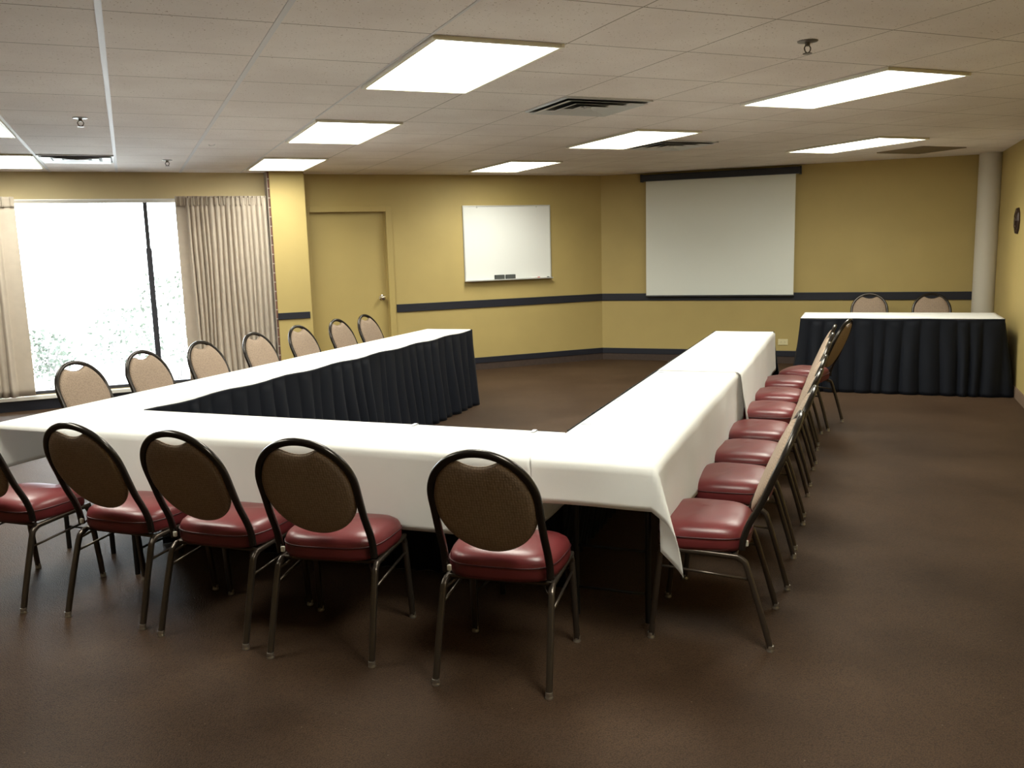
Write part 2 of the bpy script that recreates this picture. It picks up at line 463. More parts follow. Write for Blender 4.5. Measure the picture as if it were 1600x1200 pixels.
struct(gobj('trim_%d' % n, bm, 'tbar')); n += 1

# troffers
def troffer():
    t = empty('ceiling_light', (0, 0, 0), -YG, '', 'ceiling light', 'recessed fluorescent ceiling lights')
    W, D = TILE, 2*TILE
    bm = bmesh.new()
    b_ = 0.028
    for x0, x1, y0, y1 in ((0.008, b_, 0.008, D-0.008), (W-b_, W-0.008, 0.008, D-0.008), (b_, W-b_, 0.008, b_), (b_, W-b_, D-b_, D-0.008)):
        box2(bm, x0, x1, y0, y1, -0.017, 0.0, 0.004)
    link('frame', bm, 'cream_metal', t)
    link('diffuser', B(b_, W-b_, b_, D-b_, -0.007, 0.0), 'diffuser', t)
    ld = bpy.data.lights.new('lamp', 'AREA'); ld.shape = 'RECTANGLE'; ld.size = W-2*b_; ld.size_y = D-2*b_
    ld.energy = E_LAMP; ld.spread = math.radians(145); ld.color = (0.97, 0.985, 0.865)
    lo = bpy.data.objects.new('lamp', ld); COL.objects.link(lo); lo.parent = t; lo.location = (W/2, D/2, -0.0085)
    return t
LL = {(2, 0): 'large bright ceiling light panel nearest the camera, left of the big air vent',
      (2, 4): 'middle ceiling light panel of the left row, between nearest panel and the yellow pilaster',
      (2, 8): 'farthest small ceiling light panel of left row, just above the yellow pilaster',
      (6, 0): 'long bright ceiling light panel nearest camera on the right, by the sprinkler',
      (6, 4): 'ceiling light panel between two air vents in the middle of the ceiling',
      (6, 8): 'small far ceiling light panel above the whiteboard',
      (10, 4): 'thin ceiling light panel above the projection screen, beside the beige grille',
      (-2, 4): 'ceiling light panel cut by the left photo edge, a sliver nearer camera',
      (-2, 8): 'ceiling light panel at the left photo edge beside the small shiny vent',
      (-2, 0): 'ceiling light panel outside the left edge, level with the nearest panels',
      (2, -4): 'ceiling light panel overhead in front of the camera, above the top of the photo',
      (2, -8): 'ceiling light panel behind the camera'}
def dup(root, loc=None, rz=None, label=None, group=None):
    r = root.copy(); COL.objects.link(r)
    if loc is not None: r.location = loc
    if rz is not None: r.rotation_euler = (0, 0, rz)
    if label: r['label'] = label
    if group: r['group'] = group
    for ch in list(root.children):
        c = ch.copy(); COL.objects.link(c); c.parent = r
        for g in list(ch.children):
            e = g.copy(); COL.objects.link(e); e.parent = c
    return r
tr0 = troffer(); first = True
for (i, j) in troffers:
    loc = gl(S0+i*TILE, T0+j*TILE, H, YG)
    # keep lights inside the room
    if first: o = tr0; o.location = loc; o['label'] = LL[(i, j)]; first = False
    else: dup(tr0, loc, -YG, LL[(i, j)])

# ------------------------------------------------------------------ vents
def vent(name, s, t, label, sx=TILE, sy=TILE, shiny=True):
    v = empty(name, gl(s, t, H, YG), -YG, label, 'air vent', 'ceiling air vents')
    bm = bmesh.new()
    fw_ = 0.026
    for x0, x1, y0, y1 in ((-sx/2+.01, -sx/2+fw_, -sy/2+.01, sy/2-.01), (sx/2-fw_, sx/2-.01, -sy/2+.01, sy/2-.01),
                           (-sx/2+fw_, sx/2-fw_, -sy/2+.01, -sy/2+fw_), (-sx/2+fw_, sx/2-fw_, sy/2-fw_, sy/2-.01)):
        box2(bm, x0, x1, y0, y1, -0.010, 0, 0.002)
    link('frame', bm, 'vent', v)
    link('duct_back', B(-sx/2+fw_, sx/2-fw_, -sy/2+fw_, sy/2-fw_, -0.003, 0), 'vent_dark', v)
    hx, hy = sx/2-fw_, sy/2-fw_
    for f0, f1 in ((0.97, 0.72), (0.64, 0.42), (0.34, 0.14)):          # nested square cones flaring outward and down
        bm = bmesh.new()
        q4 = lambda g, z: [bm.verts.new((a*hx*g, b_*hy*g, z)) for a, b_ in ((-1, -1), (1, -1), (1, 1), (-1, 1))]
        U1, U0, D0, D1 = q4(f1, -0.0035), q4(f0, -0.0195), q4(f0, -0.0215), q4(f1, -0.0055)
        for k_, (A_, B_) in enumerate(((U1, U0), (U0, D0), (D0, D1), (D1, U1))):
            for q in range(4):
                fc = bm.faces.new((A_[q], A_[(q+1) % 4], B_[(q+1) % 4], B_[q])); fc.material_index = 1 if k_ == 0 else 0
        lr = link('louver_ring', bm, 'vent', v); lr.data.materials.append(M['vent_dark'])
    link('center_plate', B(-hx*0.06, hx*0.06, -hy*0.06, hy*0.06, -0.018, -0.003), 'vent', v)
    return v
cs = lambda i: S0+(i+0.5)*TILE
ct = lambda j: T0+(j+0.5)*TILE
vent('ceiling_vent', cs(4), ct(2), 'large square ceiling air vent between the nearest two light panels')
vent('ceiling_vent', cs(7), ct(5), 'smaller-looking ceiling air vent just right of the middle light panel')
vent('ceiling_vent', cs(-1), ct(8), 'shiny ceiling air vent above the window at the left')
g = empty('return_grille', gl(7.55, 6.86, H, YG), -YG, 'flat beige perforated ceiling grille near the round white pillar', 'air grille')
bm = bmesh.new()
for q in range(23): box2(bm, -0.27, 0.27, -0.265+q*0.024, -0.265+q*0.024+0.012, -0.008, -0.002)
link('slats', bm, 'grille', g)
link('backing', B(-0.28, 0.28, -0.28, 0.28, -0.002, 0.0), 'grille', g)
bm = bmesh.new()
for x0, x1, y0, y1 in ((-.295, -.28, -.295, .295), (.28, .295, -.295, .295), (-.28, .28, -.295, -.28), (-.28, .28, .28, .295)):
    box2(bm, x0, x1, y0, y1, -0.01, 0)
link('frame', bm, 'grille', g)

# sprinklers
def sprinkler(s, t, label):
    r = empty('fire_sprinkler', gl(s, t, H, YG), -YG, label, 'sprinkler', 'ceiling fire sprinklers')
    bm = bmesh.new(); lathe(bm, [(0.045, 0), (0.043, -0.004), (0.02, -0.008)], 20); link('escutcheon', bm, 'dull', r, smooth=True, angle=40)
    bm = bmesh.new(); lathe(bm, [(0.011, -0.006), (0.011, -0.018), (0.007, -0.022)], 12)
    for sg in (-1, 1):
        tube(bm, smooth_path([(sg*0.008, 0, -0.018), (sg*0.017, 0, -0.030), (sg*0.012, 0, -0.044), (0, 0, -0.052)], 4), 0.003, seg=6)
    link('body', bm, 'dull', r, smooth=True, angle=40)
    bm = bmesh.new(); lathe(bm, [(0.004, -0.048), (0.020, -0.052), (0.021, -0.055), (0.005, -0.056)], 14); link('deflector', bm, 'dull', r, smooth=True, angle=40)
sprinkler(2.821, 3.199, 'fire sprinkler head hanging from ceiling at upper right, above the long light panel')
sprinkler(-0.186, 6.22, 'fire sprinkler head on left ceiling tile, nearer camera than the shiny vent')
sprinkler(0.417, 8.795, 'tiny far fire sprinkler head on ceiling just above the window wall')
bm = bmesh.new(); tube(bm, smooth_path([(0.02, 0, -0.002), (0.0, 0, -0.012), (-0.02, 0, -0.012), (-0.028, 0, -0.002)], 4), 0.0035, seg=6)
o = link('ceiling_hook', bm, 'white_metal', smooth=True, loc=gl(0.70, 7.5, H, YG), rot=-YG)
tag(o, 'tiny white hook on ceiling tile left of the far light panels', 'hook')

# ------------------------------------------------------------------ wall fittings
wb = empty('whiteboard', gl(4.363, TWB, 1.10, YG), -YG, 'large white dry-erase board on mustard wall beside the door', 'whiteboard')
link('board_surface', B(-0.575, 0.575, -0.014, -0.004, 0.012, 0.905), 'board', wb)
bm = bmesh.new()
for x0, x1, z0, z1 in ((-.587, -.573, 0, .915), (.573, .587, 0, .915), (-.573, .573, .900, .915), (-.573, .573, 0, .015)):
    box2(bm, x0, x1, -0.018, 0, z0, z1, 0.002)
link('frame', bm, 'alu', wb)
bm = bmesh.new(); box2(bm, -0.587, 0.587, -0.07, -0.018, 0.0, 0.006, 0.002); box2(bm, -0.587, 0.587, -0.072, -0.066, 0.0, 0.016, 0.002)
link('marker_tray', bm, 'alu', wb)
for x in (-0.40, 0.395):
    link('mounting_clip', B(x-0.008, x+0.008, -0.021, -0.012, 0.885, 0.915), 'alu', wb)
for k, (s, lab) in enumerate(((4.225, 'left one of two dark grey felt erasers on whiteboard tray'), (4.372, 'right one of two dark grey felt erasers on whiteboard tray'))):
    bm = bmesh.new(); box2(bm, -0.062, 0.062, -0.02, 0.02, 0, 0.062, 0.005)
    e = link('whiteboard_eraser', bm, 'eraser', loc=gl(s, TWB-0.043, 1.1065, YG), rot=-YG)
    tag(e, lab, 'eraser', 'erasers on the whiteboard tray')
for s, m, lab in ((4.71, 'red', 'red marker lying on the whiteboard tray'), (4.84, 'white_metal', 'white marker lying at right end of whiteboard tray')):
    mk = empty('whiteboard_marker', gl(s, TWB-0.045, 1.1155, YG), -YG, lab, 'marker')
    bm = bmesh.new(); lathe(bm, [(0.008, -0.06), (0.009, -0.058), (0.009, 0.03)], 12, 'X'); link('barrel', bm, m if m == 'white_metal' else 'white_metal', mk, smooth=True, angle=40)
    bm = bmesh.new(); lathe(bm, [(0.009, 0.03), (0.009, 0.062), (0.005, 0.066)], 12, 'X'); link('cap', bm, 'red' if m == 'red' else 'black', mk, smooth=True, angle=40)

ps = empty('projection_screen', gl(-1.70, TSC, 0.82, YS), -YS, 'white pull-down projection screen with black housing hung near the ceiling', 'projection screen')
bm = bmesh.new(); box2(bm, -0.945, 0.945, -0.095, -0.012, 1.45, 1.53, 0.012); link('housing', bm, 'rail', ps)
for x in (-0.952, 0.952): link('end_cap', B(x-0.012, x+0.012, -0.10, 0, 1.442, 1.537, 0.004), 'black', ps)
link('screen_surface', B(-0.90, 0.90, -0.055, -0.052, 0.022, 1.46), 'screen', ps)
bm = bmesh.new(); lathe(bm, [(0.012, -0.905), (0.013, -0.90), (0.013, 0.90), (0.012, 0.905)], 12, 'X', (0, -0.053, 0.012)); link('bottom_bar', bm, 'black', ps, smooth=True, angle=40)
for sx in (-1, 1): link('edge_binding', B(sx*0.90-0.002, sx*0.90+0.002, -0.056, -0.051, 0.022, 1.45), 'pillar', ps)

def outlet(s, label):
    o = empty('wall_outlet', gl(s, TSC, 0.262, YS), -YS, label, 'outlet')
    link('cover_plate', B(-0.058, 0.058, -0.008, 0, -0.036, 0.036, 0.003), 'ivory', o)
    for x in (-0.022, 0.022):
        sk = link('socket', B(x-0.015, x+0.015, -0.0105, -0.007, -0.014, 0.014, 0.002), 'ivory', o)
        bm = bmesh.new()
        for dz in (-0.006, 0.006): box2(bm, x-0.006, x+0.003, -0.0112, -0.0102, dz-0.001, dz+0.001)
        box2(bm, x+0.007, x+0.010, -0.0112, -0.0102, -0.002, 0.002)
        link('slots', bm, 'black', sk)
outlet(-0.912, 'ivory double outlet plate low on wall, left of the skirted head table')
o = sobj('wall_plate', B(-1.06, -1.005, TSC-0.007, TSC, 0.2, 0.31, 0.003), 'ivory')
tag(o, 'narrow ivory blank wall plate partly hidden behind the table end skirt', 'wall plate')

# round dark plaque on right wall
pq = empty('wall_plaque', gl(SRW, 9.71, 1.625, YS), -YS, 'dark bronze round-edged plaque on the right wall near photo edge', 'wall plaque')
bm = bmesh.new(); lathe(bm, [(0.128, 0), (0.128, -0.012), (0.118, -0.022)], 10, 'X'); link('backplate', bm, 'bronze', pq)
bm = bmesh.new(); lathe(bm, [(0.092, -0.018), (0.088, -0.028), (0.075, -0.028), (0.07, -0.020)], 10, 'X'); link('raised_ring', bm, 'bronze', pq)
bm = bmesh.new(); lathe(bm, [(0.045, -0.018), (0.040, -0.032), (0.010, -0.036)], 10, 'X'); link('center_boss', bm, 'bronze', pq)

# ------------------------------------------------------------------ curtains
def curtain(s0, s1, z0, z1, label, seed, flat_left=0.0, flat_right=0.0, folds=17):
    rnd = random.Random(seed)
    c = empty('curtain', gl((s0+s1)/2, 9.985, 0, YG), -YG, label, 'curtain', 'curtains at the window')
    hw = (s1-s0)/2
    ph = []
    x = -hw+flat_left; k = 0; cents = []
    while x < hw-flat_right-0.02:
        wd = (2*hw-flat_left-flat_right)/folds*rnd.uniform(0.75, 1.3); cents.append((x, wd, rnd.uniform(0.7, 1.2))); x += wd
    def off(x, f):
        if x < -hw+flat_left: 
            return 0.012*math.sin((x+hw)/max(flat_left, .01)*PI*1.0)
        for (a, wd, am) in cents:
            if a <= x < a+wd:
                u = (x-a)/wd
                return -am*f*max(0, math.sin(PI*u))**0.65
        return 0.01*math.sin((x-hw)/max(flat_right, .01)*PI)
    rows = []
    nx = folds*16
    zh = z1-0.10
    nz = 26
    for iz in range(nz+1):
        v = iz/nz; z = zh+(z0-zh)*v
        row = []
        z = z if iz else z1-0.02
        for ix in range(nx+1):
            x = -hw+2*hw*ix/nx
            f = 0.040+0.022*min(1, v*2)
            wob = 0.006*math.sin(3*v+x*9+seed)*v
            row.append(Vector((x+wob, off(x+0.010*math.sin(v*4+x*14)*v, f)+0.004*math.sin(v*5+x*21), z)))
        rows.append(row)
    bm = bmesh.new(); grid_mesh(bm, rows)
    o = link('curtain_panel', bm, 'curtain', c, smooth=True)
    md = o.modifiers.new('thick', 'SOLIDIFY'); md.thickness = 0.0025
    # header band with tight pinch pleats
    rows = []
    for z in (z1, z1-0.02, z1-0.05, z1-0.08, z1-0.10):
        row = []
        for ix in range(nx*2+1):
            x = -hw+2*hw*ix/(nx*2)
            p = (x/(2*hw)*folds*1.25) % 1.0
            pinch = math.exp(-((p-0.5)/0.13)**2)*(0.75+0.25*math.cos(p*40))
            row.append(Vector((x, -0.016-0.030*pinch, z)))
        rows.append(row)
    bm = bmesh.new(); grid_mesh(bm, rows)
    o = link('pleated_header', bm, 'curtain', c, smooth=True)
    md = o.modifiers.new('thick', 'SOLIDIFY'); md.thickness = 0.002
    # hem
    return c
curtain(0.515, 1.435, 0.19, 2.125, 'long beige pleated curtain hanging right of the window beside the yellow pilaster', 3, flat_left=0.10, folds=17)
curtain(-1.95, -0.955, 0.165, 2.125, 'long beige curtain at the left photo edge, left of the window', 8, flat_right=0.16, folds=11)
ro = gobj('curtain_rod', B(-2.0, 1.44, 10.03, 10.045, 2.092, 2.104), 'white_metal')
tag(ro, 'thin curtain track above the window just under the soffit', 'curtain rod')

# ------------------------------------------------------------------ banquet chair
yb = lambda z: 0.075-(z-0.49)*0.425
def chair():
    c = empty('banquet_chair', (0, 0, 0), 0, '', 'chair')
    # seat cushion (superellipse, wider at front)
    def outline(k, z, nseg=48):
        out = []
        for i in range(nseg):
            th = 2*PI*i/nseg; cx, sy = math.cos(th), math.sin(th)
            e = 2/3.8
            X = math.copysign(abs(cx)**e, cx); Y = math.copysign(abs(sy)**e, sy)
            y = 0.2625+Y*0.1775*k
            w = 0.198+0.022*(Y*0.5+0.5)
            out.append(Vector((X*w*k + 0*X, y, z - 0.012*max(0, Y-0.5))))
        return out
    bm = bmesh.new(); rings = []
    for k, z in ((0.90, 0.367), (0.975, 0.371), (1.0, 0.386), (1.0, 0.414), (0.985, 0.434), (0.95, 0.448), (0.86, 0.461), (0.70, 0.469), (0.45, 0.474), (0.2, 0.476)):
        rings.append([bm.verts.new(p) for p in outline(k, z)])
    for a, b_ in zip(rings, rings[1:]):
        for i in range(48): bm.faces.new((a[i], a[(i+1) % 48], b_[(i+1) % 48], b_[i]))
    bm.faces.new(rings[0]); bm.faces.new(rings[-1])
    st = link('seat', bm, 'vinyl', c, smooth=True, angle=60)
    bm = bmesh.new(); tube(bm, outline(1.0, 0.420), 0.0032, seg=6, closed=True, ref=Vector((0, 0, 1)))
    link('piping', bm, 'piping', st, smooth=True)
    # backrest cushion
    zt, zb_, hw = 0.842, 0.484, 0.179
    zc = 0.665
    out = []
    nn = 64
    for i in range(nn):
        th = 2*PI*i/nn
        x = hw*math.sin(th); 
        dz = math.cos(th)
        z = zc + (dz*(0.860-zc) if dz > 0 else dz*(zc-zb_))
        if dz > 0 and abs(x) < 0.105:
            dip = zt-0.027+0.046*(abs(x)/0.105)**2
            z = min(z, dip)
        out.append((x, z))
    cx0, cz0 = 0.0, 0.665
    bm = bmesh.new(); rings = []
    for k, dpt in ((0.25, -0.019), (0.6, -0.018), (0.85, -0.0165), (0.95, -0.0135), (0.99, -0.008), (1.0, 0.0), (0.99, 0.010), (0.95, 0.018), (0.85, 0.024), (0.6, 0.029), (0.25, 0.031)):
        rings.append([bm.verts.new(Vector((x*k, yb(cz0+(z-cz0)*k)+dpt, cz0+(z-cz0)*k))) for x, z in out])
    for a, b_ in zip(rings, rings[1:]):
        for i in range(nn): bm.faces.new((a[i], a[(i+1) % nn], b_[(i+1) % nn], b_[i]))
    bm.faces.new(rings[0]); bm.faces.new(rings[-1])
    br = link('backrest', bm, 'fabric', c, smooth=True)
    bm = bmesh.new()
    tube(bm, [Vector((x*1.0, yb(z)+0.001, z)) for x, z in out], 0.0035, seg=6, closed=True, ref=Vector((0, 1, 0)))
    link('edge_welt', bm, 'fabric', br, smooth=True)
    # back frame : inverted U
    pts = [(-0.192, 0.110, 0.385), (-0.192, 0.104, 0.43), (-0.190, 0.085, 0.485), (-0.188, yb(0.56), 0.56), (-0.187, yb(0.64), 0.64)]
    arc = []
    for i in range(0, 17):
        th = PI*i/16
        z = 0.69+0.178*math.sin(th)
        arc.append((-0.187*math.cos(th), yb(z), z))
    pts2 = [(-x, y, z) for x, y, z in reversed(pts)]
    bm = bmesh.new(); tube(bm, smooth_path(pts+arc+pts2, 3), 0.0125, 0.0135, seg=12, ref=Vector((0, 1, 0.35)), power=2.6)
    link('back_frame', bm, 'frame_dark', c, smooth=True, angle=60)
    link('corner_guard', B(-0.181, -0.166, 0.088, 0.100, 0.392, 0.414, 0.004), 'pillar', c)['label'] = 'small pale plastic guard'
    # seat frame: side rails and cross bars, curved brackets
    bm = bmesh.new()
    for sx in (-1, 1):
        tube(bm, [(sx*0.194, 0.125, 0.354), (sx*0.196, 0.25, 0.361), (sx*0.200, 0.42, 0.368)], 0.010, seg=10, ref=Vector((1, 0, 0)), power=3)
        tube(bm, smooth_path([(sx*0.198, 0.09, 0.325), (sx*0.175, 0.115, 0.338), (sx*0.15, 0.16, 0.362)], 4), 0.005, seg=6)
    tube(bm, [(-0.19, 0.135, 0.357), (0.19, 0.135, 0.357)], 0.009, seg=8, ref=Vector((0, 1, 0)))
    tube(bm, [(-0.195, 0.40, 0.362), (0.195, 0.40, 0.362)], 0.009, seg=8, ref=Vector((0, 1, 0)))
    link('seat_frame', bm, 'frame', c, smooth=True, angle=60)
    for sx in (-1, 1):
        bm = bmesh.new()
        tube(bm, smooth_path([(sx*0.206, 0.002, 0.016), (sx*0.203, 0.045, 0.17), (sx*0.199, 0.090, 0.315), (sx*0.197, 0.103, 0.340), (sx*0.195, 0.128, 0.354)], 4), 0.0115, seg=12, power=3.2)
        lg = link('leg', bm, 'frame', c, smooth=True, angle=60)
        bm = bmesh.new(); lathe(bm, [(0.0135, 0), (0.0145, 0.004), (0.0125, 0.010), (0.0135, 0.012), (0.0125, 0.024)], 14, 'Z', (sx*0.206, 0.001, 0)); link('glide', bm, 'steel', lg, smooth=True, angle=40)
        bm = bmesh.new()
        tube(bm, smooth_path([(sx*0.208, 0.448, 0.016), (sx*0.205, 0.432, 0.17), (sx*0.201, 0.416, 0.325), (sx*0.200, 0.412, 0.345), (sx*0.1995, 0.400, 0.365)], 4), 0.0115, seg=12, power=3.2)
        lg = link('leg', bm, 'frame', c, smooth=True, angle=60)
        bm = bmesh.new(); lathe(bm, [(0.0135, 0), (0.0145, 0.004), (0.0125, 0.010), (0.0135, 0.012), (0.0125, 0.024)], 14, 'Z', (sx*0.208, 0.449, 0)); link('glide', bm, 'steel', lg, smooth=True, angle=40)
        bm = bmesh.new(); tube(bm, [(sx*0.200, 0.076, 0.272), (sx*0.202, 0.422, 0.298)], 0.0055, seg=8); link('stretcher', bm, 'frame', c, smooth=True)
    return c
ch0 = chair(); used = [False]
def place(s, t, face, yaw, label, group):
    """s,t = midpoint between the rear feet, face = heading (radians, 0 = +t, positive = anticlockwise)"""
    loc = gl(s, t, 0, yaw); rz = -yaw+face
    if not used[0]:
        used[0] = True; ch0.location = loc; ch0.rotation_euler = (0, 0, rz); ch0['label'] = label; ch0['group'] = group; return ch0
    return dup(ch0, loc, rz, label, group)
R = math.radians
G1 = 'chairs along the near side of the table'
front = [(-1.136, 2.632, 5, 'burgundy-seat banquet chair with its back to camera, rightmost of front row by the cloth corner'),
         (-1.832, 2.634, 8, 'burgundy-seat banquet chair with its back to camera, second from right in front row'),
         (-2.382, 2.636, 1, 'burgundy-seat banquet chair with its back to camera, middle of the five front chairs'),
         (-2.915, 2.660, 0, 'burgundy-seat banquet chair with its back to camera, second from left in front row'),
         (-3.553, 2.627, 1, 'burgundy-seat banquet chair cut off by the left photo edge in front row')]
for s, t, a, lab in front: place(s, t, R(a), YU, lab, G1)
G2 = 'chairs down the right side of the table'
right = [(-0.262, 3.443, 2, 'nearest burgundy-seat chair of the right-hand row, beside the hanging cloth corner'),
         (-0.238, 4.073, 0, 'second nearest burgundy-seat chair in the right-hand row'),
         (-0.232, 4.610, -2, 'third nearest burgundy-seat chair in the right-hand row'),
         (-0.228, 5.170, 0, 'fourth nearest burgundy-seat chair in the right-hand row'),
         (-0.225, 5.820, 0, 'fifth chair in the right-hand row, just past the second cloth corner'),
         (-0.220, 6.400, 1, 'sixth chair from the camera in the right-hand row'),
         (-0.218, 6.980, -1, 'seventh chair from camera, second from far end in the right-hand row'),
         (-0.118, 7.500, -14, 'farthest chair of right-hand row, turned slightly away, showing its brown back')]
for s, t, a, lab in right: place(s, t, R(90+a), YU, lab, G2)
G3 = 'chairs down the window side of the table'
left = [(-4.53, 4.17, 'tan-backed chair nearest the left photo edge in the window-side row'),
        (-4.53, 4.74, 'tan-backed chair in front of the window mullion, second in the window-side row'),
        (-4.53, 5.34, 'tan-backed chair at the right edge of the window glass, third in window-side row'),
        (-4.53, 5.98, 'tan-backed chair in front of the right curtain, fourth in window-side row'),
        (-4.53, 6.60, 'tan-backed chair beside the yellow pilaster, fifth in window-side row'),
        (-4.53, 7.24, 'tan-backed chair in front of the door, sixth in window-side row'),
        (-4.53, 7.76, 'farthest tan-backed chair of window-side row, below the door knob')]
for s, t, lab in left: place(s, t, R(-90), YU, lab, G3)
G4 = 'chairs behind the head table'
place(0.055, 10.76, R(180), YS, 'tan-backed chair behind skirted head table, the left one near its middle', G4)
place(0.690, 10.72, R(180), YS, 'tan-backed chair behind skirted head table, the right one toward the round pillar', G4)

# ------------------------------------------------------------------ tables
TZ = 0.722
def table(s0, s1, t0, t1, yaw, label, group='folding tables under the white cloths', along='t', z=TZ):
    cx, cy = (s0+s1)/2, (t0+t1)/2
    tb = empty('banquet_table', gl(cx, cy, 0, yaw), -yaw, label, 'table', group)
    hx, hy = (s1-s0)/2, (t1-t0)/2
    link('tabletop', B(-hx, hx, -hy, hy, z-0.022, z, 0.002), 'wood', tb)
    bm = bmesh.new()
    e = 0.012
    if along == 't':
        for sx in (-1, 1): box2(bm, sx*(hx-0.05)-e, sx*(hx-0.05)+e, -hy+0.1, hy-0.1, z-0.05, z-0.022)
    else:
        for sy in (-1, 1): box2(bm, -hx+0.1, hx-0.1, sy*(hy-0.05)-e, sy*(hy-0.05)+e, z-0.05, z-0.022)
    link('apron', bm, 'tleg', tb)
    for sg in (-1, 1):
        for sd in (-1, 1):
            if along == 't': x, y = sd*(hx-0.075), sg*(hy-0.27)
            else: x, y = sg*(hx-0.27), sd*(hy-0.075)
            bm = bmesh.new(); tube(bm, [(x, y, 0.0), (x, y, z-0.03)], 0.0125, seg=10)
            link('leg', bm, 'tleg', tb, smooth=True, angle=60)
        for zz in (0.30, 0.12):
            bm = bmesh.new()
            if along == 't': tube(bm, [(-(hx-0.075), sg*(hy-0.27), zz), (hx-0.075, sg*(hy-0.27), zz)], 0.006, seg=8, ref=Vector((0, 1, 0)))
            else: tube(bm, [(sg*(hx-0.27), -(hy-0.075), zz), (sg*(hx-0.27), hy-0.075, zz)], 0.006, seg=8)
            link('crossbar', bm, 'tleg', tb, smooth=True)
    return tb
SR0, SR1 = -1.118, -0.668
SL0, SL1 = -3.942, -3.487
TF, TFi, TM, TE = 3.082, 3.532, 5.44, 7.84
table(SR0, SR1, TF, TM-0.003, YU, 'narrow folding table under white cloth, near half of the right wing')
table(SR0, SR1, TM+0.003, TE, YU, 'narrow folding table under white cloth, far half of the right wing')
table(SL1+0.004, SR0-0.034, TF, TFi, YU, 'narrow folding table under white cloth along the front row of chairs', along='s')
table(SL0, SL1, TF, TM-0.003, YU, 'folding table with bare dark edge at left photo edge, near half of left wing')
table(SL0, SL1, TM+0.003, TE, YU, 'narrow folding table under white cloth, far half of the left wing')

def drape(name, s0, s1, t0, t1, d, label, yaw, nf=0.0, kx=0.72, ky=0.72, zt=None, seed=1, k=0.34, tail=1.25, flare=0.05, dz=0.0, group='white tablecloths', rip=0.006, ndiv=None):
    """white cloth over a table; d = overhangs (left, right, near, far)."""
    zt = zt or TZ+0.004+dz
    rnd = random.Random(seed)
    dl, dr_, dn, df = d
    e = 0.004     # cloth sits just outside the tabletop edges
    x0, x1, y0, y1 = s0-e, s1+e, t0-e, t1+e
    step = 0.022
    def axis(a0, a1, da, db):
        v = []
        na = max(1, round(da/step)) if da > 0 else 0
        for i in range(na, 0, -1): v.append((0, da*i/na))
        nm = max(2, round((a1-a0)/0.035))
        for i in range(nm+1): v.append((1, a0+(a1-a0)*i/nm))
        nb = max(1, round(db/step)) if db > 0 else 0
        for i in range(1, nb+1): v.append((2, db*i/nb))
        return v
    ax, ay = axis(x0, x1, dl, dr_), axis(y0, y1, dn, df)
    ph = [rnd.uniform(0, 6.28) for _ in range(8)]
    def wave(u, h):
        return (math.sin(u*7.0+ph[0])*0.6+math.sin(u*15.0+ph[1])*0.4+math.sin(u*3.1+ph[2])*0.5)*rip*min(1, h/0.12)
    rc = 0.010
    def hang(h):
        # rounded edge: returns (outward, z drop)
        if h < rc*1.57:
            a = h/rc; return rc*math.sin(a), rc*(1-math.cos(a))
        return rc, rc+(h-rc*1.57)
    def P(a, b):
        ka, va = a; kb, vb = b
        X = va if ka == 1 else (x0 if ka == 0 else x1)
        Y = vb if kb == 1 else (y0 if kb == 0 else y1)
        nx = {0: -1, 1: 0, 2: 1}[ka]; ny = {0: -1, 1: 0, 2: 1}[kb]
        if nx == 0 and ny == 0:
            return Vector((X, Y, zt+0.0006*math.sin(X*9+ph[3])*math.sin(Y*5)))
        if nx and not ny:
            o, z = hang(va); w_ = wave(Y, va)
            ex = math.exp(-(Y-y0)/0.13)*nf*z/0.33
            return Vector((X+nx*(o+flare*z*z+w_+abs(rip)+ex), Y+ex*0.4, zt-z))
        if ny and not nx:
            o, z = hang(vb); w_ = wave(X+1.7, vb)
            return Vector((X, Y+ny*(o+flare*z*z+w_+abs(rip)), zt-z))
        r = math.hypot(va, vb); ph_ = math.atan2(vb, va); s2 = math.sin(2*ph_)
        o, z = hang(r)
        k_ = k*s2
        drop = z*math.sqrt(max(0, 1-k_*k_))*(1+(tail-1)*s2)
        w_ = math.cos(ph_)
        # the fold leans out along the corner diagonal
        outx = nx*(o*math.cos(ph_)+r*k_*kx + (flare*z*z+abs(rip)+wave(Y, va))*math.cos(ph_)**2)
        outy = ny*(o*math.sin(ph_)+r*k_*ky + (flare*z*z+abs(rip)+wave(X+1.7, vb))*math.sin(ph_)**2)
        return Vector((X+outx, Y+outy, zt-drop))
    rows = [[P(a, b) for a in ax] for b in ay]
    bm = bmesh.new(); grid_mesh(bm, rows)
    o = link(name, bm, 'cloth', smooth=True, rot=-yaw)
    md = o.modifiers.new('thick', 'SOLIDIFY'); md.thickness = 0.0014; md.offset = 1
    tag(o, label, 'tablecloth', group)
    return o
drape('tablecloth', SR0, SR1, TF, TM+0.75, (0.004, 0.33, 0.175, 0), 'white cloth with long pointed corner hanging at near end of right wing', YU, seed=2, dz=0.004, tail=1.22, k=0.50, kx=0.62, ky=0.25, rip=0.008)
drape('tablecloth', SR0, SR1+0.016, TM-0.03, TE, (0.004, 0.325, 0.0, 0.0), 'white cloth over far half of right wing, its corner flap overlapping nearer cloth', YU, seed=5, dz=0.0075, flare=0.12, nf=0.05, rip=0.007)
drape('tablecloth', SL1+0.004, SR0-0.032, TF, TFi, (0, 0.30, 0.335, 0.004), 'white cloth hanging behind the front row of chairs', YU, seed=9, dz=0.001, rip=0.004, flare=0.02, k=0.42, tail=1.05, kx=0.6, ky=0.3)
drape('tablecloth', SL0, SL1, TF, TM+0.02, (0.245, 0.03, 0.03, 0), 'white cloth over near half of left wing, short at its near end', YU, seed=12, dz=0.002, rip=0.006, tail=1.0)
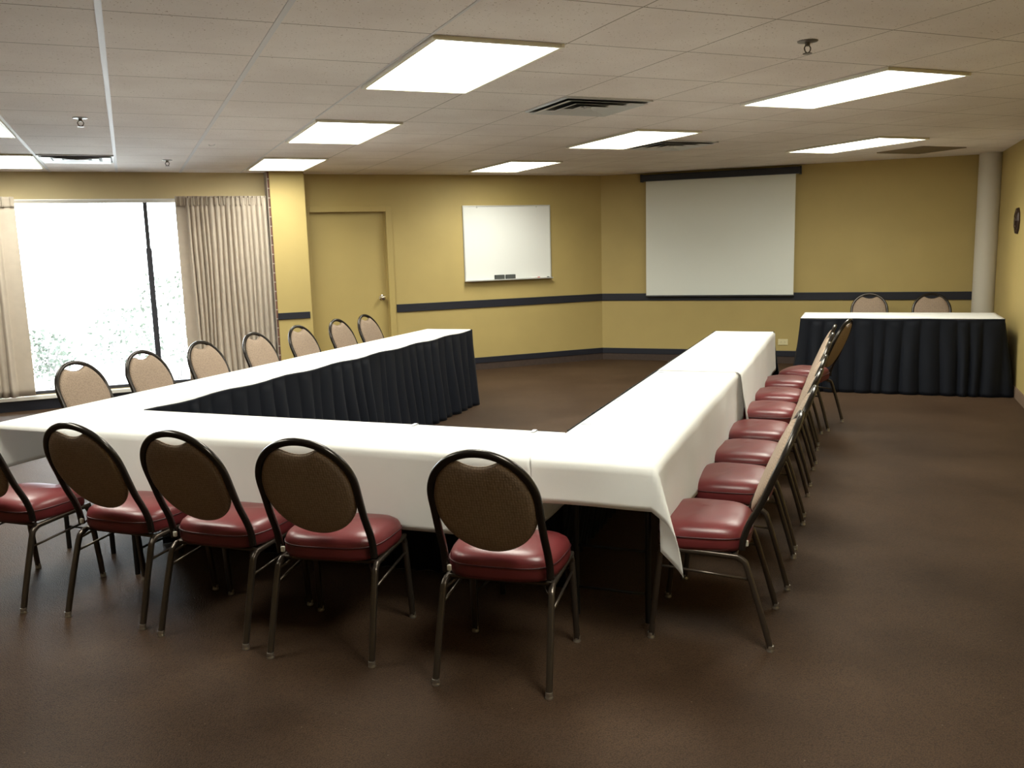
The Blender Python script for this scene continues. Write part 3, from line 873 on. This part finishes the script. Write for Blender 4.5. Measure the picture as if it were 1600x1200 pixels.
drape('tablecloth', SL0, SL1, TM, TE, (0.28, 0.03, 0.0, 0.0), 'white cloth over far half of left wing, ending near the door', YU, seed=15, dz=0.004)

# ------------------------------------------------------------------ skirts
def skirt(path, zt, label, yaw, seed=1, amp=0.011, flare=0.045, sag=0.004, pitch=0.085, group='black table skirts', segs=None, band=0.035):
    """pleated floor-length skirt following an open polyline; outward = left-hand side normal * side"""
    rnd = random.Random(seed)
    P = [Vector((x, y)) for x, y in path]
    # resample with rounded corners
    pts = []; 
    dist = 0
    for a, b_ in zip(P, P[1:]):
        L_ = (b_-a).length; nseg = max(2, int(L_/0.0085))
        nrm = Vector((b_.y-a.y, -(b_.x-a.x))).normalized()
        for i in range(nseg):
            u = i/nseg; pts.append((a+(b_-a)*u, nrm, dist+L_*u, u*L_, L_))
        dist += L_
    pts.append((P[-1], nrm, dist, L_, L_))
    # smooth normals around corners
    nn = len(pts); sm = []
    for i in range(nn):
        acc = Vector((0, 0))
        for k in range(-5, 6):
            acc += pts[min(max(i+k, 0), nn-1)][1]
        sm.append(acc.normalized())
    phs = []; x = 0; edges = []
    while x < dist+0.2:
        w_ = pitch*rnd.uniform(0.6, 1.45); edges.append((x, w_, rnd.uniform(0.5, 1.3))); x += w_
    def pleat(dv, v):
        dd = dv+0.012*math.sin(v*3+dv*7)
        for (a, w_, am) in edges:
            if a <= dd < a+w_:
                u = (dd-a)/w_
                return am*(math.sin(PI*u)**0.7 if 0 < u < 1 else 0)
        return 0
    rows = []
    zs = [1.0, 0.985, 0.955, 0.94, 0.9, 0.82, 0.7, 0.58, 0.46, 0.34, 0.22, 0.12, 0.05, 0.012]
    for v in zs:
        row = []
        for i, (p, n0, dd, du, LL_) in enumerate(pts):
            nrm = sm[i]
            f = 1-v
            sg = sag*(0.5-0.5*math.cos(2*PI*dd/0.62))
            a = 0.002 if v > 0.95 else amp*(0.25+1.1*min(1, f*1.6))
            out = 0.006+flare*f**1.3+a*pleat(dd, f)*2 - a
            q = p+nrm*out
            z = zt*v - sg*max(0, (v-0.5)*2)
            if v < 0.02: z = 0.0006
            row.append(Vector((q.x, q.y, z)))
        rows.append(row)
    bm = bmesh.new(); grid_mesh(bm, rows)
    o = link('table_skirt', bm, 'skirt', smooth=True, rot=-yaw)
    md = o.modifiers.new('thick', 'SOLIDIFY'); md.thickness = 0.0016; md.offset = 0
    return tag(o, label, 'table skirt', group)
# outward normal = (dy,-dx): walking +t gives +s side
skirt([(SL1+0.018, TFi+0.02), (SL1+0.018, TE+0.006), (SL0+0.02, TE+0.006)], TZ+0.008, 'black pleated skirt along inner side and far end of left wing', YU, seed=3, sag=0.010, pitch=0.12, amp=0.016, flare=0.06)
skirt([(SR0-0.05, TFi+0.018), (SL1+0.06, TFi+0.018)], TZ+0.006, 'black pleated skirt on inner side of the front table, facing the far wall', YU, seed=4, sag=0.004)
skirt([(SR1+0.022, TE-0.03), (SR1+0.022, TE+0.012), (SR0-0.016, TE+0.012), (SR0-0.016, TFi+0.03)][::1], TZ+0.014, 'black pleated skirt along inner side and far end of right wing', YU, seed=6, sag=0.003, flare=0.11)
# clips
cl0 = None
def clip(s, t, rz, label):
    global cl0
    loc = gl(s, t, TZ+0.008, YU)
    if cl0 is None:
        bm = bmesh.new()
        tube(bm, smooth_path([(0.035, 0, 0.003), (0.012, 0, 0.0035), (-0.010, 0, 0.003), (-0.016, 0, -0.008), (-0.008, 0, -0.026), (0.006, 0, -0.030)], 4), 0.0018, 0.010, seg=8, ref=Vector((0, 0, 1)))
        cl0 = link('skirt_clip', bm, 'clip', smooth=True, loc=loc, rot=-YU+rz)
        return tag(cl0, label, 'clip', 'clips holding the skirts')
    c = cl0.copy(); COL.objects.link(c); c.location = loc; c.rotation_euler = (0, 0, -YU+rz); c['label'] = label; return c
names = ['nearest of the clear clips on inner edge of right wing', 'second clear clip from the camera on inner edge of right wing',
         'third clear clip from the camera on inner edge of right wing', 'fourth clear clip from camera on inner edge of right wing',
         'second farthest clear clip on inner edge of right wing', 'farthest clear clip on inner edge of right wing']
for (t, lab) in zip((3.72, 4.33, 5.35, 5.62, 6.77, 7.35), names): clip(SR0, t, 0, lab)
for s, lab in ((-1.28, 'clear skirt clip on inner edge of front table, nearer the right wing'), (-1.86, 'clear skirt clip on inner edge of front table, near its middle')):
    clip(s, TFi, -PI/2, lab)

# head table
table(-0.585, 1.215, 9.29, 10.00, YS, 'head table with black skirt in the right corner of room', None, 's')
o = drape('tablecloth', -0.585, 1.215, 9.29, 10.00, (0, 0, 0, 0), 'narrow-looking white cloth on top of the skirted head table', YS, seed=21)
skirt([(-0.585, 10.0), (-0.585, 9.286), (1.215, 9.286), (1.215, 10.0)], TZ+0.006, 'black pleated floor-length skirt around the head table by the right wall', YS, seed=22, flare=0.085, sag=0.010, pitch=0.12, amp=0.016)

# ------------------------------------------------------------------ outside
bm = bmesh.new(); box2(bm, -14, 14, TWW+0.4, TWW+30, -0.6, -0.4)
struct(gobj('ground_outside', bm, 'concrete'))
def shrub(s, t, r, h, label, seed):
    rnd = random.Random(seed)
    e = empty('garden_shrub', gl(s, t, -0.4, YG), 0, label, 'shrub', 'shrubs outside the window')
    bm = bmesh.new()
    for k in range(420):
        a = rnd.uniform(0, 2*PI); u = rnd.random()**0.5; zz = rnd.uniform(0.25, 1)
        rr = r*u*math.sqrt(max(0.05, 1-(zz-0.5)**2*2.4))
        p = Vector((rr*math.cos(a), rr*math.sin(a), zz*h)); q = Vector((rnd.uniform(-1, 1), rnd.uniform(-1, 1), rnd.uniform(-.4, 1))).normalized()
        s_ = rnd.uniform(0.04, 0.08); w_ = q.orthogonal().normalized()*s_*0.4
        v = [bm.verts.new(p), bm.verts.new(p+q*s_*0.5+w_), bm.verts.new(p+q*s_), bm.verts.new(p+q*s_*0.5-w_)]
        bm.faces.new(v)
    link('foliage', bm, 'leaf', e)
    bm = bmesh.new()
    for k in range(6):
        a = k*1.05; tube(bm, [(0, 0, 0), (0.3*r*math.cos(a), 0.3*r*math.sin(a), h*0.5), (0.6*r*math.cos(a), 0.6*r*math.sin(a), h*0.8)], 0.008, seg=6)
    link('stems', bm, 'bark', e)
shrub(0.55, 13.5, 0.55, 1.7, 'washed-out leafy shrub outside, seen right of the window mullion', 1)
shrub(-0.15, 15.0, 0.6, 1.1, 'faint shrub outside, seen just left of the window mullion', 2)
shrub(-1.15, 14.2, 0.35, 0.9, 'faint low shrub outside near the left curtain', 3)

# ------------------------------------------------------------------ world, camera
w = bpy.data.worlds.new('World'); sc.world = w; w.use_nodes = True
bg = w.node_tree.nodes['Background']
bg.inputs['Color'].default_value = (0.86, 0.92, 1.0, 1); bg.inputs['Strength'].default_value = E_SKY

f, pt_, rl = 1380.257, 0.1560954, -0.0276885
fwd = Vector((0, math.cos(pt_), -math.sin(pt_))); right = Vector((1, 0, 0)); up = right.cross(fwd)
ri = right*math.cos(rl)+up*math.sin(rl); u2 = up*math.cos(rl)-right*math.sin(rl)
cam = bpy.data.cameras.new('camera'); co = bpy.data.objects.new('camera', cam); COL.objects.link(co)
mw = Matrix((( ri.x, u2.x, -fwd.x, 0), (ri.y, u2.y, -fwd.y, 0), (ri.z, u2.z, -fwd.z, CAM_H), (0, 0, 0, 1)))
co.matrix_world = mw
cam.sensor_width = 36; cam.lens = f/1600*36; cam.clip_start = 0.05; cam.clip_end = 200
sc.camera = co
sc.view_settings.view_transform = 'Standard'; sc.view_settings.look = 'None'; sc.view_settings.gamma = 1
sc.view_settings.exposure = 0.0
sc.view_settings.use_curve_mapping = False
sc.cycles.max_bounces = 10; sc.cycles.diffuse_bounces = 6; sc.cycles.use_denoising = True
sc.cycles.sample_clamp_indirect = 8
